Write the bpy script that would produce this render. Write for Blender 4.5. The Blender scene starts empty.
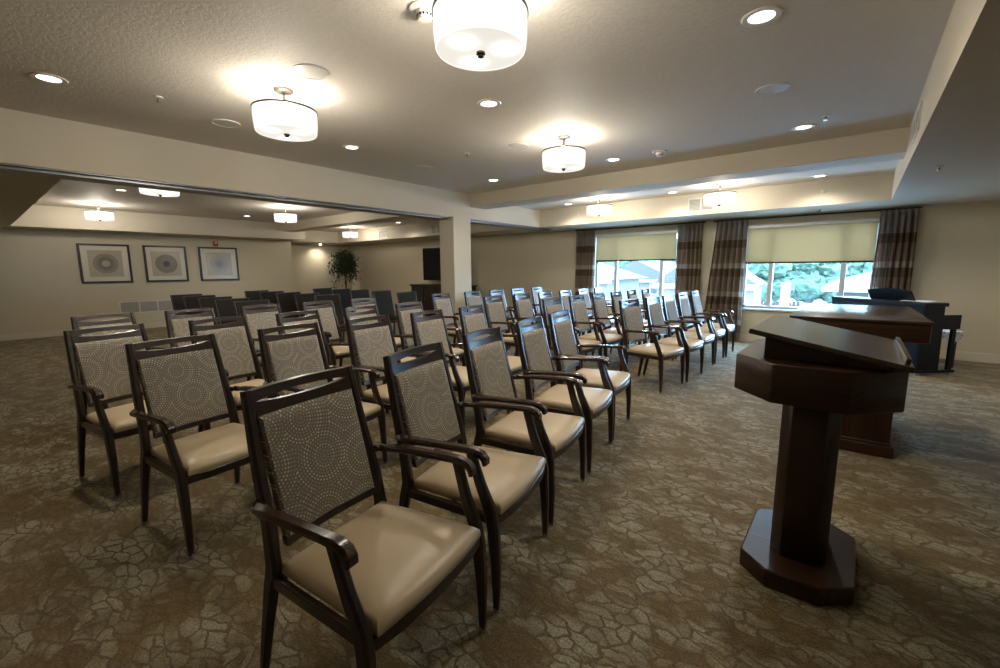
import bpy, bmesh, math, random
from mathutils import Vector, Matrix
random.seed(7)
sc = bpy.context.scene
COL = sc.collection
PI = math.pi
R = math.radians

# ------------------------------------------------------------------ materials
def mat(name):
    m = bpy.data.materials.new(name); m.use_nodes = True
    nt = m.node_tree; nt.nodes.clear()
    out = nt.nodes.new('ShaderNodeOutputMaterial')
    return m, nt, out
def nd(nt, t, **k):
    n = nt.nodes.new(t)
    for a, v in k.items(): setattr(n, a, v)
    return n
def mth(nt, op, a, b=None, clamp=False):
    n = nt.nodes.new('ShaderNodeMath'); n.operation = op; n.use_clamp = clamp
    for i, v in enumerate((a, b)):
        if v is None: continue
        if isinstance(v, (int, float)): n.inputs[i].default_value = v
        else: nt.links.new(v, n.inputs[i])
    return n.outputs[0]
def mixc(nt, f, a, b, mode='MIX'):
    n = nt.nodes.new('ShaderNodeMix'); n.data_type = 'RGBA'; n.blend_type = mode
    for i, v in ((0, f), (6, a), (7, b)):
        if isinstance(v, (int, float)): n.inputs[i].default_value = v
        elif isinstance(v, tuple): n.inputs[i].default_value = (*v, 1) if len(v) == 3 else v
        else: nt.links.new(v, n.inputs[i])
    return n.outputs[2]
def ramp(nt, fac, stops):
    n = nt.nodes.new('ShaderNodeValToRGB')
    e = n.color_ramp.elements
    while len(e) < len(stops): e.new(0.5)
    for el, (p, c) in zip(e, stops):
        el.position = p; el.color = (*c, 1) if len(c) == 3 else c
    nt.links.new(fac, n.inputs[0]); return n.outputs[0]
def coords(nt, kind='Object', scale=(1, 1, 1), rot=(0, 0, 0), loc=(0, 0, 0)):
    t = nt.nodes.new('ShaderNodeTexCoord'); m = nt.nodes.new('ShaderNodeMapping')
    m.inputs['Scale'].default_value = scale; m.inputs['Rotation'].default_value = rot; m.inputs['Location'].default_value = loc
    nt.links.new(t.outputs[kind], m.inputs[0]); return m.outputs[0]
def noise(nt, vec, scale, detail=3, rough=.5, dist=0):
    n = nt.nodes.new('ShaderNodeTexNoise'); n.inputs['Scale'].default_value = scale
    n.inputs['Detail'].default_value = detail; n.inputs['Roughness'].default_value = rough; n.inputs['Distortion'].default_value = dist
    nt.links.new(vec, n.inputs['Vector']); return n.outputs['Fac']
def bsdf(nt, out, color, rough=.5, metal=0, spec=.5, bump=None, bstr=.3, bdist=.01, coat=0, sheen=0):
    b = nt.nodes.new('ShaderNodeBsdfPrincipled')
    if isinstance(color, tuple): b.inputs['Base Color'].default_value = (*color, 1)
    else: nt.links.new(color, b.inputs['Base Color'])
    if isinstance(rough, (int, float)): b.inputs['Roughness'].default_value = rough
    else: nt.links.new(rough, b.inputs['Roughness'])
    b.inputs['Metallic'].default_value = metal
    b.inputs['Specular IOR Level'].default_value = spec
    b.inputs['Coat Weight'].default_value = coat; b.inputs['Coat Roughness'].default_value = .2
    b.inputs['Sheen Weight'].default_value = sheen
    if bump is not None:
        bp = nt.nodes.new('ShaderNodeBump'); bp.inputs['Strength'].default_value = bstr; bp.inputs['Distance'].default_value = bdist
        nt.links.new(bump, bp.inputs['Height']); nt.links.new(bp.outputs[0], b.inputs['Normal'])
    nt.links.new(b.outputs[0], out.inputs[0]); return b
def simple(name, color, rough=.5, metal=0, spec=.5, var=.06, vs=8, bs=0, coat=0):
    m, nt, out = mat(name)
    n = noise(nt, coords(nt), vs, 3)
    c = mixc(nt, n, tuple(x * (1 - var) for x in color), tuple(min(1, x * (1 + var)) for x in color))
    bsdf(nt, out, c, rough, metal, spec, bump=n if bs else None, bstr=bs, coat=coat)
    return m
def emit(name, color, s):
    m, nt, out = mat(name)
    e = nt.nodes.new('ShaderNodeEmission'); e.inputs[0].default_value = (*color, 1); e.inputs[1].default_value = s
    nt.links.new(e.outputs[0], out.inputs[0]); return m

def wall_paint(name, c, bump=.08):
    m, nt, out = mat(name); v = coords(nt)
    n = noise(nt, v, 260, 2); n2 = noise(nt, v, .8, 2)
    col = mixc(nt, n2, tuple(x * .97 for x in c), tuple(x * 1.03 for x in c))
    bsdf(nt, out, col, .62, spec=.3, bump=n, bstr=bump, bdist=.003); return m
def knockdown(name, c):
    m, nt, out = mat(name); v = coords(nt)
    n = noise(nt, v, 38, 4, .6, .6)
    h = ramp(nt, n, [(.42, (0, 0, 0)), (.56, (1, 1, 1))])
    f = noise(nt, v, 150, 2)
    hh = mixc(nt, .25, h, f)
    col = mixc(nt, h, tuple(x * .96 for x in c), c)
    bsdf(nt, out, col, .7, spec=.25, bump=hh, bstr=.32, bdist=.004); return m
def carpet():
    m, nt, out = mat('patterned_carpet')
    v = coords(nt)
    # wavy distortion of the pattern
    nz = nd(nt, 'ShaderNodeTexNoise'); nz.inputs['Scale'].default_value = 7; nz.inputs['Detail'].default_value = 4
    nt.links.new(v, nz.inputs['Vector'])
    off = nd(nt, 'ShaderNodeVectorMath', operation='SCALE'); off.inputs['Scale'].default_value = .13
    nt.links.new(nz.outputs['Color'], off.inputs[0])
    add = nd(nt, 'ShaderNodeVectorMath', operation='ADD'); nt.links.new(v, add.inputs[0]); nt.links.new(off.outputs[0], add.inputs[1])
    mp = nd(nt, 'ShaderNodeMapping'); mp.inputs['Rotation'].default_value = (0, 0, R(28)); mp.inputs['Scale'].default_value = (1, 1.9, 1)
    nt.links.new(add.outputs[0], mp.inputs[0]); w = mp.outputs[0]
    big = noise(nt, w, 3.6, 3, .6)
    vo = nd(nt, 'ShaderNodeTexVoronoi', feature='DISTANCE_TO_EDGE', voronoi_dimensions='2D'); vo.inputs['Scale'].default_value = 10.5
    nt.links.new(w, vo.inputs['Vector'])
    vein = ramp(nt, vo.outputs['Distance'], [(.045, (1, 1, 1)), (.12, (0, 0, 0))])
    v2 = nd(nt, 'ShaderNodeTexVoronoi', feature='DISTANCE_TO_EDGE', voronoi_dimensions='2D'); v2.inputs['Scale'].default_value = 22
    nt.links.new(w, v2.inputs['Vector'])
    vein2 = ramp(nt, v2.outputs['Distance'], [(.02, (1, 1, 1)), (.09, (0, 0, 0))])
    vc = nd(nt, 'ShaderNodeTexVoronoi', feature='F1', voronoi_dimensions='2D'); vc.inputs['Scale'].default_value = 10.5
    nt.links.new(w, vc.inputs['Vector'])
    sep = nd(nt, 'ShaderNodeSeparateColor'); nt.links.new(vc.outputs['Color'], sep.inputs[0])
    # grey-green leaf shaped cells gathered in patches on tan ground
    mid = noise(nt, w, 14, 3, .6)
    pm = mth(nt, 'ADD', mth(nt, 'ADD', big, mth(nt, 'MULTIPLY', mth(nt, 'SUBTRACT', sep.outputs[0], .5), .16)), mth(nt, 'MULTIPLY', mth(nt, 'SUBTRACT', mid, .5), .35))
    patch = ramp(nt, pm, [(.42, (0, 0, 0)), (.64, (1, 1, 1))])
    ws = nd(nt, 'ShaderNodeMapping'); ws.inputs['Rotation'].default_value = (0, 0, R(-62)); ws.inputs['Scale'].default_value = (1, .12, 1); nt.links.new(v, ws.inputs[0])
    streak = noise(nt, ws.outputs[0], 150, 2, .6)
    fine = ramp(nt, noise(nt, v, 110, 3, .8), [(.34, (0, 0, 0)), (.66, (1, 1, 1))])
    g = mixc(nt, streak, (.140, .122, .072), (.385, .350, .240))
    t = mixc(nt, mid, (.075, .049, .016), (.215, .148, .056))
    t = mixc(nt, mth(nt, 'MULTIPLY', streak, .5), t, (.105, .070, .026))
    c = mixc(nt, patch, t, g)
    c = mixc(nt, mth(nt, 'MULTIPLY', vein, mth(nt, 'ADD', mth(nt, 'MULTIPLY', patch, .45), .45)), c, (.085, .050, .015))
    c = mixc(nt, mth(nt, 'MULTIPLY', vein2, mth(nt, 'ADD', mth(nt, 'MULTIPLY', patch, .05), .22)), c, (.090, .056, .019))
    c = mixc(nt, .75, c, mixc(nt, fine, (.45, .45, .45), (1.6, 1.6, 1.6)), 'MULTIPLY')
    bsdf(nt, out, c, .95, spec=.15, bump=fine, bstr=.6, bdist=.004, sheen=.15)
    return m
def wood(name, c1, c2, rough=.3, axis=0, coat=.15, scale=1.0, spec=.5):
    m, nt, out = mat(name)
    s = [22, 22, 22]; s[axis] = 1.6
    v = coords(nt, scale=tuple(x * scale for x in s))
    n = noise(nt, v, 1.1, 4, .6, .9)
    wv = nd(nt, 'ShaderNodeTexWave', wave_type='RINGS'); wv.inputs['Scale'].default_value = .55; wv.inputs['Distortion'].default_value = 5; wv.inputs['Detail'].default_value = 3; wv.inputs['Detail Scale'].default_value = .6
    nt.links.new(v, wv.inputs['Vector'])
    g = mixc(nt, .22, n, wv.outputs['Color'])
    c = ramp(nt, g, [(.25, c1), (.7, c2)])
    bsdf(nt, out, c, rough, spec=spec, bump=g, bstr=.12, bdist=.002, coat=coat); return m
def dotted():
    # taupe cloth with rings of cream dashes round many centres
    m, nt, out = mat('dotted_ring_fabric')
    tc = nd(nt, 'ShaderNodeTexCoord'); sp = nd(nt, 'ShaderNodeSeparateXYZ'); nt.links.new(tc.outputs['Object'], sp.inputs[0])
    cb = nd(nt, 'ShaderNodeCombineXYZ'); nt.links.new(sp.outputs[0], cb.inputs[0]); nt.links.new(sp.outputs[2], cb.inputs[1])
    oi = nd(nt, 'ShaderNodeObjectInfo')
    sh = nd(nt, 'ShaderNodeVectorMath', operation='SCALE'); nt.links.new(oi.outputs['Random'], sh.inputs['Scale']); sh.inputs[0].default_value = (3.1, 5.3, 0)
    ad = nd(nt, 'ShaderNodeVectorMath', operation='ADD'); nt.links.new(cb.outputs[0], ad.inputs[0]); nt.links.new(sh.outputs[0], ad.inputs[1])
    vo = nd(nt, 'ShaderNodeTexVoronoi', feature='F1', voronoi_dimensions='2D'); vo.inputs['Scale'].default_value = 5.2; vo.inputs['Randomness'].default_value = .45
    nt.links.new(ad.outputs[0], vo.inputs['Vector'])
    df = nd(nt, 'ShaderNodeVectorMath', operation='SUBTRACT'); nt.links.new(ad.outputs[0], df.inputs[0]); nt.links.new(vo.outputs['Position'], df.inputs[1])
    ln = nd(nt, 'ShaderNodeVectorMath', operation='LENGTH'); nt.links.new(df.outputs[0], ln.inputs[0]); r = ln.outputs['Value']
    s2 = nd(nt, 'ShaderNodeSeparateXYZ'); nt.links.new(df.outputs[0], s2.inputs[0])
    th = mth(nt, 'ARCTAN2', s2.outputs[1], s2.outputs[0])
    k = mth(nt, 'MULTIPLY', r, 92); ring = mth(nt, 'FLOOR', k); fr = mth(nt, 'FRACT', k)
    nn = mth(nt, 'ROUND', mth(nt, 'MULTIPLY', mth(nt, 'ADD', ring, 1.0), 5.0))
    fa = mth(nt, 'FRACT', mth(nt, 'ADD', mth(nt, 'MULTIPLY', mth(nt, 'DIVIDE', th, 2 * PI), nn), mth(nt, 'MULTIPLY', ring, .37)))
    dr = mth(nt, 'MULTIPLY', mth(nt, 'ABSOLUTE', mth(nt, 'SUBTRACT', fr, .5)), 1.35)
    da = mth(nt, 'MULTIPLY', mth(nt, 'ABSOLUTE', mth(nt, 'SUBTRACT', fa, .5)), 1.35)
    d = mth(nt, 'SQRT', mth(nt, 'ADD', mth(nt, 'MULTIPLY', dr, dr), mth(nt, 'MULTIPLY', da, da)))
    # every few rings the dots are brighter
    rs = mth(nt, 'FRACT', mth(nt, 'MULTIPLY', ring, .2857))
    st = mth(nt, 'ADD', .38, mth(nt, 'MULTIPLY', mth(nt, 'GREATER_THAN', rs, .62), .5))
    dm = mth(nt, 'MULTIPLY', ramp(nt, d, [(.30, (1, 1, 1)), (.40, (0, 0, 0))]), st)
    fine = noise(nt, tc.outputs['Object'], 420, 2, .7)
    base = mixc(nt, fine, (.170, .150, .128), (.265, .240, .208))
    c = mixc(nt, dm, base, (.78, .69, .52))
    bsdf(nt, out, c, .85, spec=.2, bump=fine, bstr=.35, bdist=.002, sheen=.1); return m
def curtain_mat():
    m, nt, out = mat('striped_curtain')
    tc = nd(nt, 'ShaderNodeTexCoord'); sp = nd(nt, 'ShaderNodeSeparateXYZ'); nt.links.new(tc.outputs['Object'], sp.inputs[0])
    z = mth(nt, 'ADD', sp.outputs[2], -.18)
    f = mth(nt, 'FRACT', mth(nt, 'DIVIDE', z, .51))
    n = nt.nodes.new('ShaderNodeValToRGB'); n.color_ramp.interpolation = 'CONSTANT'
    st = [(0, (.15, .095, .048)), (.26, (.46, .39, .33)), (.44, (.28, .20, .135)), (.98, (.15, .095, .048))]
    e = n.color_ramp.elements
    while len(e) < len(st): e.new(.5)
    for el, (p, c) in zip(e, st): el.position = p; el.color = (*c, 1)
    nt.links.new(f, n.inputs[0])
    top = mth(nt, 'GREATER_THAN', sp.outputs[2], 1.85)
    c = mixc(nt, top, n.outputs[0], (.28, .245, .215))
    fine = noise(nt, tc.outputs['Object'], 300, 2)
    c = mixc(nt, .3, c, mixc(nt, fine, (.6, .6, .6), (1.3, 1.3, 1.3)), 'MULTIPLY')
    b = bsdf(nt, out, c, .7, spec=.3, bump=fine, bstr=.2, bdist=.002, sheen=.2)
    tr = nd(nt, 'ShaderNodeBsdfTranslucent'); nt.links.new(c, tr.inputs[0])
    mx = nd(nt, 'ShaderNodeMixShader'); mx.inputs[0].default_value = .18
    nt.links.new(b.outputs[0], mx.inputs[1]); nt.links.new(tr.outputs[0], mx.inputs[2]); nt.links.new(mx.outputs[0], out.inputs[0])
    return m
def shade_mat():
    m, nt, out = mat('roller_shade_cloth'); v = coords(nt)
    fine = noise(nt, v, 350, 2)
    c = mixc(nt, fine, (.50, .47, .33), (.58, .55, .40))
    d = nd(nt, 'ShaderNodeBsdfDiffuse'); t = nd(nt, 'ShaderNodeBsdfTranslucent')
    nt.links.new(c, d.inputs[0]); t.inputs[0].default_value = (.39, .285, .18, 1)
    mx = nd(nt, 'ShaderNodeMixShader'); mx.inputs[0].default_value = SHADE_T
    nt.links.new(d.outputs[0], mx.inputs[1]); nt.links.new(t.outputs[0], mx.inputs[2]); nt.links.new(mx.outputs[0], out.inputs[0])
    return m
def glass_mat():
    m, nt, out = mat('window_glass')
    a = nd(nt, 'ShaderNodeBsdfTransparent'); a.inputs[0].default_value = (.93, .97, .98, 1)
    g = nd(nt, 'ShaderNodeBsdfGlossy'); g.inputs['Roughness'].default_value = .02
    mx = nd(nt, 'ShaderNodeMixShader'); mx.inputs[0].default_value = .05
    nt.links.new(a.outputs[0], mx.inputs[1]); nt.links.new(g.outputs[0], mx.inputs[2]); nt.links.new(mx.outputs[0], out.inputs[0])
    return m
def art(name, kind):
    m, nt, out = mat(name)
    tc = nd(nt, 'ShaderNodeTexCoord'); sp = nd(nt, 'ShaderNodeSeparateXYZ'); nt.links.new(tc.outputs['Object'], sp.inputs[0])
    y, z = sp.outputs[1], sp.outputs[2]
    r = mth(nt, 'SQRT', mth(nt, 'ADD', mth(nt, 'MULTIPLY', y, y), mth(nt, 'MULTIPLY', z, z)))
    th = mth(nt, 'ARCTAN2', z, y)
    nz = noise(nt, tc.outputs['Object'], 30, 3)
    if kind == 0:
        f = ramp(nt, mth(nt, 'DIVIDE', r, .22), [(.30, (.1, .1, .1)), (.36, (.95, .95, .95)), (.62, (.8, .8, .8)), (.9, (.45, .45, .45)), (.96, (.9, .9, .9)), (1.0, (0, 0, 0))])
        w = mth(nt, 'ADD', mth(nt, 'MULTIPLY', mth(nt, 'SINE', mth(nt, 'MULTIPLY', r, 420)), .15), .85)
        f = mth(nt, 'MULTIPLY', f, w)
    elif kind == 1:
        s = mth(nt, 'GREATER_THAN', mth(nt, 'SINE', mth(nt, 'MULTIPLY', th, 34)), -.35)
        inner = mth(nt, 'LESS_THAN', r, .07)
        f = mth(nt, 'MULTIPLY', mth(nt, 'MAXIMUM', s, inner), mth(nt, 'LESS_THAN', r, .225))
    else:
        s = mth(nt, 'ADD', mth(nt, 'MULTIPLY', mth(nt, 'SINE', mth(nt, 'MULTIPLY', th, 60)), .3), .7)
        fall = ramp(nt, mth(nt, 'DIVIDE', r, .235), [(0, (1, 1, 1)), (.3, (.85, .85, .85)), (.6, (.4, .4, .4)), (.97, (.22, .22, .22)), (1, (0, 0, 0))])
        f = mth(nt, 'MULTIPLY', s, fall)
    paper = mixc(nt, nz, (.36, .31, .22), (.44, .38, .28))
    c = mixc(nt, f, paper, (.03, .032, .035))
    bsdf(nt, out, c, .25, spec=.5, coat=.6); return m
def planks(name, c1, c2, n=9):
    m, nt, out = mat(name); v = coords(nt)
    b = nd(nt, 'ShaderNodeTexBrick'); b.inputs['Scale'].default_value = 1
    b.inputs['Color1'].default_value = (*c1, 1); b.inputs['Color2'].default_value = (*c2, 1); b.inputs['Mortar'].default_value = (*[x * .6 for x in c1], 1)
    b.inputs['Brick Width'].default_value = .5; b.inputs['Row Height'].default_value = .16; b.inputs['Mortar Size'].default_value = .012
    nt.links.new(v, b.inputs['Vector'])
    bsdf(nt, out, b.outputs[0], .8); return m

SHADE_T = .5
M = {}
M['wall'] = wall_paint('beige_wall_paint', (.55, .495, .375))
M['soffit'] = wall_paint('soffit_paint', (.58, .53, .435))
M['ceiling'] = knockdown('knockdown_ceiling', (.66, .615, .55))
M['ceil2'] = wall_paint('smooth_ceiling', (.66, .615, .55))
M['carpet'] = carpet()
M['base'] = simple('baseboard_paint', (.60, .55, .45), .45)
M['frame_wood'] = wood('espresso_wood', (.013, .0065, .0042), (.034, .017, .011), .30, 2, .15, 1.3)
M['arm_wood'] = wood('espresso_arm_wood', (.020, .009, .006), (.042, .019, .012), .22, 1, .3, 1.3)
M['fabric'] = dotted()
M['seat'] = simple('beige_seat_vinyl', (.50, .395, .255), .36, var=.03, vs=40, bs=.03, spec=.5)
M['glide'] = simple('clear_glide_plastic', (.55, .55, .56), .15, metal=.6)
M['dark_fabric'] = simple('charcoal_brown_cloth', (.030, .024, .017), .85, var=.3, vs=300, bs=.2)
M['grey_metal'] = simple('satin_grey_metal', (.10, .095, .09), .45, metal=.5)
M['nickel'] = simple('brushed_nickel', (.36, .32, .27), .3, metal=.9)
M['dark_metal'] = simple('dark_bronze_metal', (.045, .035, .025), .3, metal=.8)
M['track'] = simple('painted_track_metal', (.20, .21, .225), .35, metal=.5)
M['white'] = simple('white_enamel', (.68, .66, .62), .4)
M['grille'] = simple('grille_shadow_grey', (.26, .25, .235), .6)
M['slat'] = simple('grille_slat_white', (.55, .53, .49), .5)
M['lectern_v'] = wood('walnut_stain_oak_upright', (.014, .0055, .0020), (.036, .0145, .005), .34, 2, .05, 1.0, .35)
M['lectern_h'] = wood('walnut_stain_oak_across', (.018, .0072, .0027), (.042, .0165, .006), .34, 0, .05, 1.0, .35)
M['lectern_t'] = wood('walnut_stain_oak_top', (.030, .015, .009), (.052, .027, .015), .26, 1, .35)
M['piano'] = simple('navy_black_satin', (.004, .006, .011), .5, var=.1, spec=.22)
M['black_gloss'] = simple('black_gloss_plastic', (.006, .006, .007), .1)
M['screen'] = simple('dark_screen_glass', (.003, .003, .004), .12, spec=.2)
M['dark_wood'] = wood('black_brown_wood', (.007, .004, .003), (.018, .010, .007), .35, 0)
M['frame_black'] = simple('black_picture_frame', (.012, .009, .007), .3)
M['mat_board'] = simple('off_white_mat_board', (.62, .57, .47), .5, coat=.5)
M['red'] = simple('red_alarm_plastic', (.33, .02, .015), .35)
M['clear'] = simple('strobe_lens', (.7, .7, .7), .15)
M['paper'] = simple('white_paper', (.75, .76, .78), .7)
M['curtain'] = curtain_mat()
M['shade'] = shade_mat()
M['alu'] = simple('pale_aluminium', (.60, .63, .66), .4, metal=.2)
M['glass'] = glass_mat()
M['sill'] = simple('white_sill', (.72, .74, .76), .35)
M['leaf'] = simple('ficus_leaf', (.022, .045, .014), .5, var=.6, vs=14)
M['bark'] = simple('ficus_bark', (.08, .045, .022), .8, var=.3, vs=30)
M['pot'] = simple('brown_pot_glaze', (.06, .035, .02), .4)
M['soil'] = simple('potting_soil', (.03, .02, .012), .95, var=.4, vs=60)
LW = (1.0, .905, .75)
def opal(T=.5, E=1.35):
    m, nt, out = mat('opal_glass_glow')
    e = nd(nt, 'ShaderNodeEmission'); e.inputs[0].default_value = (1, .96, .87, 1); e.inputs[1].default_value = E
    t = nd(nt, 'ShaderNodeBsdfTransparent'); mx = nd(nt, 'ShaderNodeMixShader'); mx.inputs[0].default_value = T
    nt.links.new(e.outputs[0], mx.inputs[1]); nt.links.new(t.outputs[0], mx.inputs[2]); nt.links.new(mx.outputs[0], out.inputs[0]); return m
M['lamp'] = opal(.5, 1.35)
M['lamp_t'] = opal(.42, .8)
def diffuser_mat():
    # opal glass with the hot spots of three bulbs painted into its emission
    m, nt, out = mat('opal_diffuser_glow')
    tc = nd(nt, 'ShaderNodeTexCoord'); d = None
    for k in range(3):
        a = .5 + k * 2 * PI / 3
        v = nd(nt, 'ShaderNodeVectorMath', operation='DISTANCE'); nt.links.new(tc.outputs['Object'], v.inputs[0]); v.inputs[1].default_value = (.115 * math.cos(a), .115 * math.sin(a), -.30)
        g = mth(nt, 'POWER', 2.718, mth(nt, 'MULTIPLY', mth(nt, 'MULTIPLY', v.outputs['Value'], v.outputs['Value']), -520))
        d = g if d is None else mth(nt, 'ADD', d, g)
    e = nd(nt, 'ShaderNodeEmission'); e.inputs[0].default_value = (1, .95, .84, 1)
    nt.links.new(mth(nt, 'ADD', mth(nt, 'MULTIPLY', d, 2.2), .75), e.inputs[1])
    t = nd(nt, 'ShaderNodeBsdfTransparent'); mx = nd(nt, 'ShaderNodeMixShader'); mx.inputs[0].default_value = .30
    nt.links.new(e.outputs[0], mx.inputs[1]); nt.links.new(t.outputs[0], mx.inputs[2]); nt.links.new(mx.outputs[0], out.inputs[0]); return m
M['lamp_b'] = diffuser_mat()
M['can'] = emit('downlight_glow', (1.0, .97, .9), 6)
M['bounce_ground'] = simple('outdoor_pale_bounce_ground', (.50, .52, .55), .9, var=.1, vs=3)  # ground made pale to bounce daylight up onto the soffits
M['tree'] = simple('outdoor_leaves', (.040, .068, .038), .8, var=.5, vs=5)
M['trunk'] = simple('outdoor_bark', (.15, .10, .07), .9)
M['stucco'] = simple('pale_siding', (.065, .050, .040), .8)
M['roof_o'] = simple('pale_shingles', (.026, .018, .013), .8, var=.1, vs=20)
M['brickw'] = planks('pale_brick', (.038, .024, .018), (.050, .032, .024))
M['fence'] = simple('weathered_fence_wood', (.022, .011, .008), .9, var=.3, vs=8)
M['trimw'] = simple('outdoor_white_trim', (.20, .18, .16), .6)
M['dark_win'] = simple('outdoor_window_pane', (.03, .03, .03), .2)
M['keys'] = simple('piano_key_white', (.75, .74, .70), .25)

def floral():
    m, nt, out = mat('white_floral_cloth'); v = coords(nt)
    vo = nd(nt, 'ShaderNodeTexVoronoi'); vo.inputs['Scale'].default_value = 26; nt.links.new(v, vo.inputs['Vector'])
    f = ramp(nt, vo.outputs['Distance'], [(.22, (.10, .13, .22)), (.34, (.70, .73, .80))])
    bsdf(nt, out, f, .8); return m
M['floral'] = floral()

# ------------------------------------------------------------------ mesh helpers
class MB:
    def __init__(s): s.bm = bmesh.new()
    def box(s, a, b, bev=0, mtx=None, seg=1):
        bm = s.bm; x0, y0, z0 = a; x1, y1, z1 = b
        vs = [bm.verts.new(p) for p in ((x0, y0, z0), (x1, y0, z0), (x1, y1, z0), (x0, y1, z0), (x0, y0, z1), (x1, y0, z1), (x1, y1, z1), (x0, y1, z1))]
        fs = [bm.faces.new([vs[i] for i in f]) for f in ((3, 2, 1, 0), (4, 5, 6, 7), (0, 1, 5, 4), (1, 2, 6, 5), (2, 3, 7, 6), (3, 0, 4, 7))]
        s._fin(vs, fs, bev, mtx, seg); return s
    def _fin(s, vs, fs, bev, mtx, seg=1):
        bm = s.bm
        if mtx is not None:
            for v in vs: v.co = mtx @ v.co
        if bev > 0:
            es = list({e for f in fs for e in f.edges})
            bmesh.ops.bevel(bm, geom=es, offset=bev, segments=seg, affect='EDGES', profile=.6)
    def prism(s, poly, z0, z1, bev=0, mtx=None, seg=1):
        bm = s.bm
        lo = [bm.verts.new((x, y, z0)) for x, y in poly]; hi = [bm.verts.new((x, y, z1)) for x, y in poly]
        n = len(poly); fs = [bm.faces.new(lo[::-1]), bm.faces.new(hi)]
        for i in range(n): fs.append(bm.faces.new([lo[i], lo[(i + 1) % n], hi[(i + 1) % n], hi[i]]))
        s._fin(lo + hi, fs, bev, mtx, seg); return s
    def loft(s, rings, cap=True):
        bm = s.bm; V = [[bm.verts.new(p) for p in r] for r in rings]; n = len(V[0])
        for a, b in zip(V, V[1:]):
            for i in range(n): bm.faces.new([a[i], a[(i + 1) % n], b[(i + 1) % n], b[i]])
        if cap: bm.faces.new(V[0][::-1]); bm.faces.new(V[-1])
        return s
    def sweep(s, pts, sizes, side=(1, 0, 0), ch=.25):
        # rounded rectangular section carried along a path; sizes = (width along side, depth across)
        pts = [Vector(p) for p in pts]; rings = []
        for i, p in enumerate(pts):
            t = (pts[min(i + 1, len(pts) - 1)] - pts[max(i - 1, 0)]).normalized()
            sd = side[i] if isinstance(side, list) else side
            u = Vector(sd); u = (u - t * u.dot(t)).normalized(); v = t.cross(u)
            w, d = sizes[i] if isinstance(sizes, list) else sizes
            c = min(w, d) * ch; a, b = w / 2, d / 2
            rings.append([p + u * x + v * y for x, y in ((-a + c, -b), (a - c, -b), (a, -b + c), (a, b - c), (a - c, b), (-a + c, b), (-a, b - c), (-a, -b + c))])
        return s.loft(rings)
    def tube(s, pts, r, n=10):
        pts = [Vector(p) for p in pts]; rings = []; ref = Vector((.31, .17, .93))
        for i, p in enumerate(pts):
            t = (pts[min(i + 1, len(pts) - 1)] - pts[max(i - 1, 0)]).normalized()
            if abs(t.dot(ref)) > .95: ref = Vector((.9, .2, .1))
            u = t.cross(ref).normalized(); v = t.cross(u); rr = r[i] if isinstance(r, list) else r
            rings.append([p + u * math.cos(a) * rr + v * math.sin(a) * rr for a in [2 * PI * k / n for k in range(n)]])
        return s.loft(rings)
    def lathe(s, prof, n=28, c=(0, 0), cap=True):
        rings = [[(c[0] + max(r, 1e-4) * math.cos(2 * PI * k / n), c[1] + max(r, 1e-4) * math.sin(2 * PI * k / n), z) for k in range(n)] for r, z in prof]
        return s.loft(rings, cap)
    def build(s, name, m, parent=None, smooth=35, loc=None, rot=None):
        bm = s.bm; bmesh.ops.recalc_face_normals(bm, faces=bm.faces)
        me = bpy.data.meshes.new(name); bm.to_mesh(me); bm.free()
        me.materials.append(m)
        if smooth:
            me.polygons.foreach_set('use_smooth', [True] * len(me.polygons))
            me.set_sharp_from_angle(angle=R(smooth))
        o = bpy.data.objects.new(name, me); COL.objects.link(o)
        if loc: o.location = loc
        if rot: o.rotation_euler = rot
        if parent: o.parent = parent
        return o
def tag(o, label=None, cat=None, group=None, kind=None):
    if label: o['label'] = label
    if cat: o['category'] = cat
    if group: o['group'] = group
    if kind: o['kind'] = kind
    return o
def empty(name, loc=(0, 0, 0), rz=0):
    o = bpy.data.objects.new(name, None); COL.objects.link(o); o.location = loc; o.rotation_euler = (0, 0, rz); o.empty_display_size = .1
    return o
def copy_tree(o, parent=None):
    c = o.copy(); COL.objects.link(c)
    if parent: c.parent = parent
    for ch in list(o.children): copy_tree(ch, c)
    return c
def struct(name, mb, m, **k):
    o = mb.build(name, m, smooth=0, **k); o['kind'] = 'structure'; return o
def drop(o, key):
    if key in o: del o[key]

# ------------------------------------------------------------------ room shell
ZS, ZC, ZC2, ZB = 2.23, 2.65, 2.58, 2.43        # soffit, ceiling, window-bay ceiling, beam
YW, Y2 = 9.02, 7.96                             # window wall, inner edge of its soffit
XR, XH0, XH1 = .25, -5.38, -5.78                # right soffit edge, folding-wall header
XWR, YN = 2.7, -2.6                             # right wall, wall behind
XP, XA = -13.22, -14.32                         # picture wall, alcove wall
struct('floor', MB().box((XA - .3, YN - .2, -.1), (XWR + .2, YW + .2, 0)), M['carpet'])
struct('ceiling', MB().box((XA - .3, YN - .2, ZC), (XWR + .2, 6.0, ZC + .1)), M['ceiling'])
struct('ceiling', MB().box((XA - .3, 6.0, ZC2), (XWR + .2, YW + .2, ZC2 + .17)), M['ceil2'])
def soffit(name, a, b): return struct(name, MB().box(a, b), M['soffit'])
soffit('trim_1', (XR, YN, ZS), (XWR, YW, ZC + .02))
soffit('trim_2', (XH0, Y2, ZS), (XR, YW, ZC + .02))
soffit('trim_3', (XH0, YN, ZS), (XR, -.6, ZC + .02))
soffit('trim_4', (XH1, YN, ZS), (XH0, YW, ZC + .02))
soffit('trim_5', (XH0, 5.8, ZB), (XR, 6.2, ZC + .02))
soffit('trim_6', (-12.5, 5.8, ZB), (XH1, 6.2, ZC + .02))
soffit('trim_7', (XP, .72, ZS), (-12.5, 6.44, ZC + .02))
soffit('trim_8', (XA, 6.44, ZS), (-13.3, YW, ZC + .02))
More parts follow.
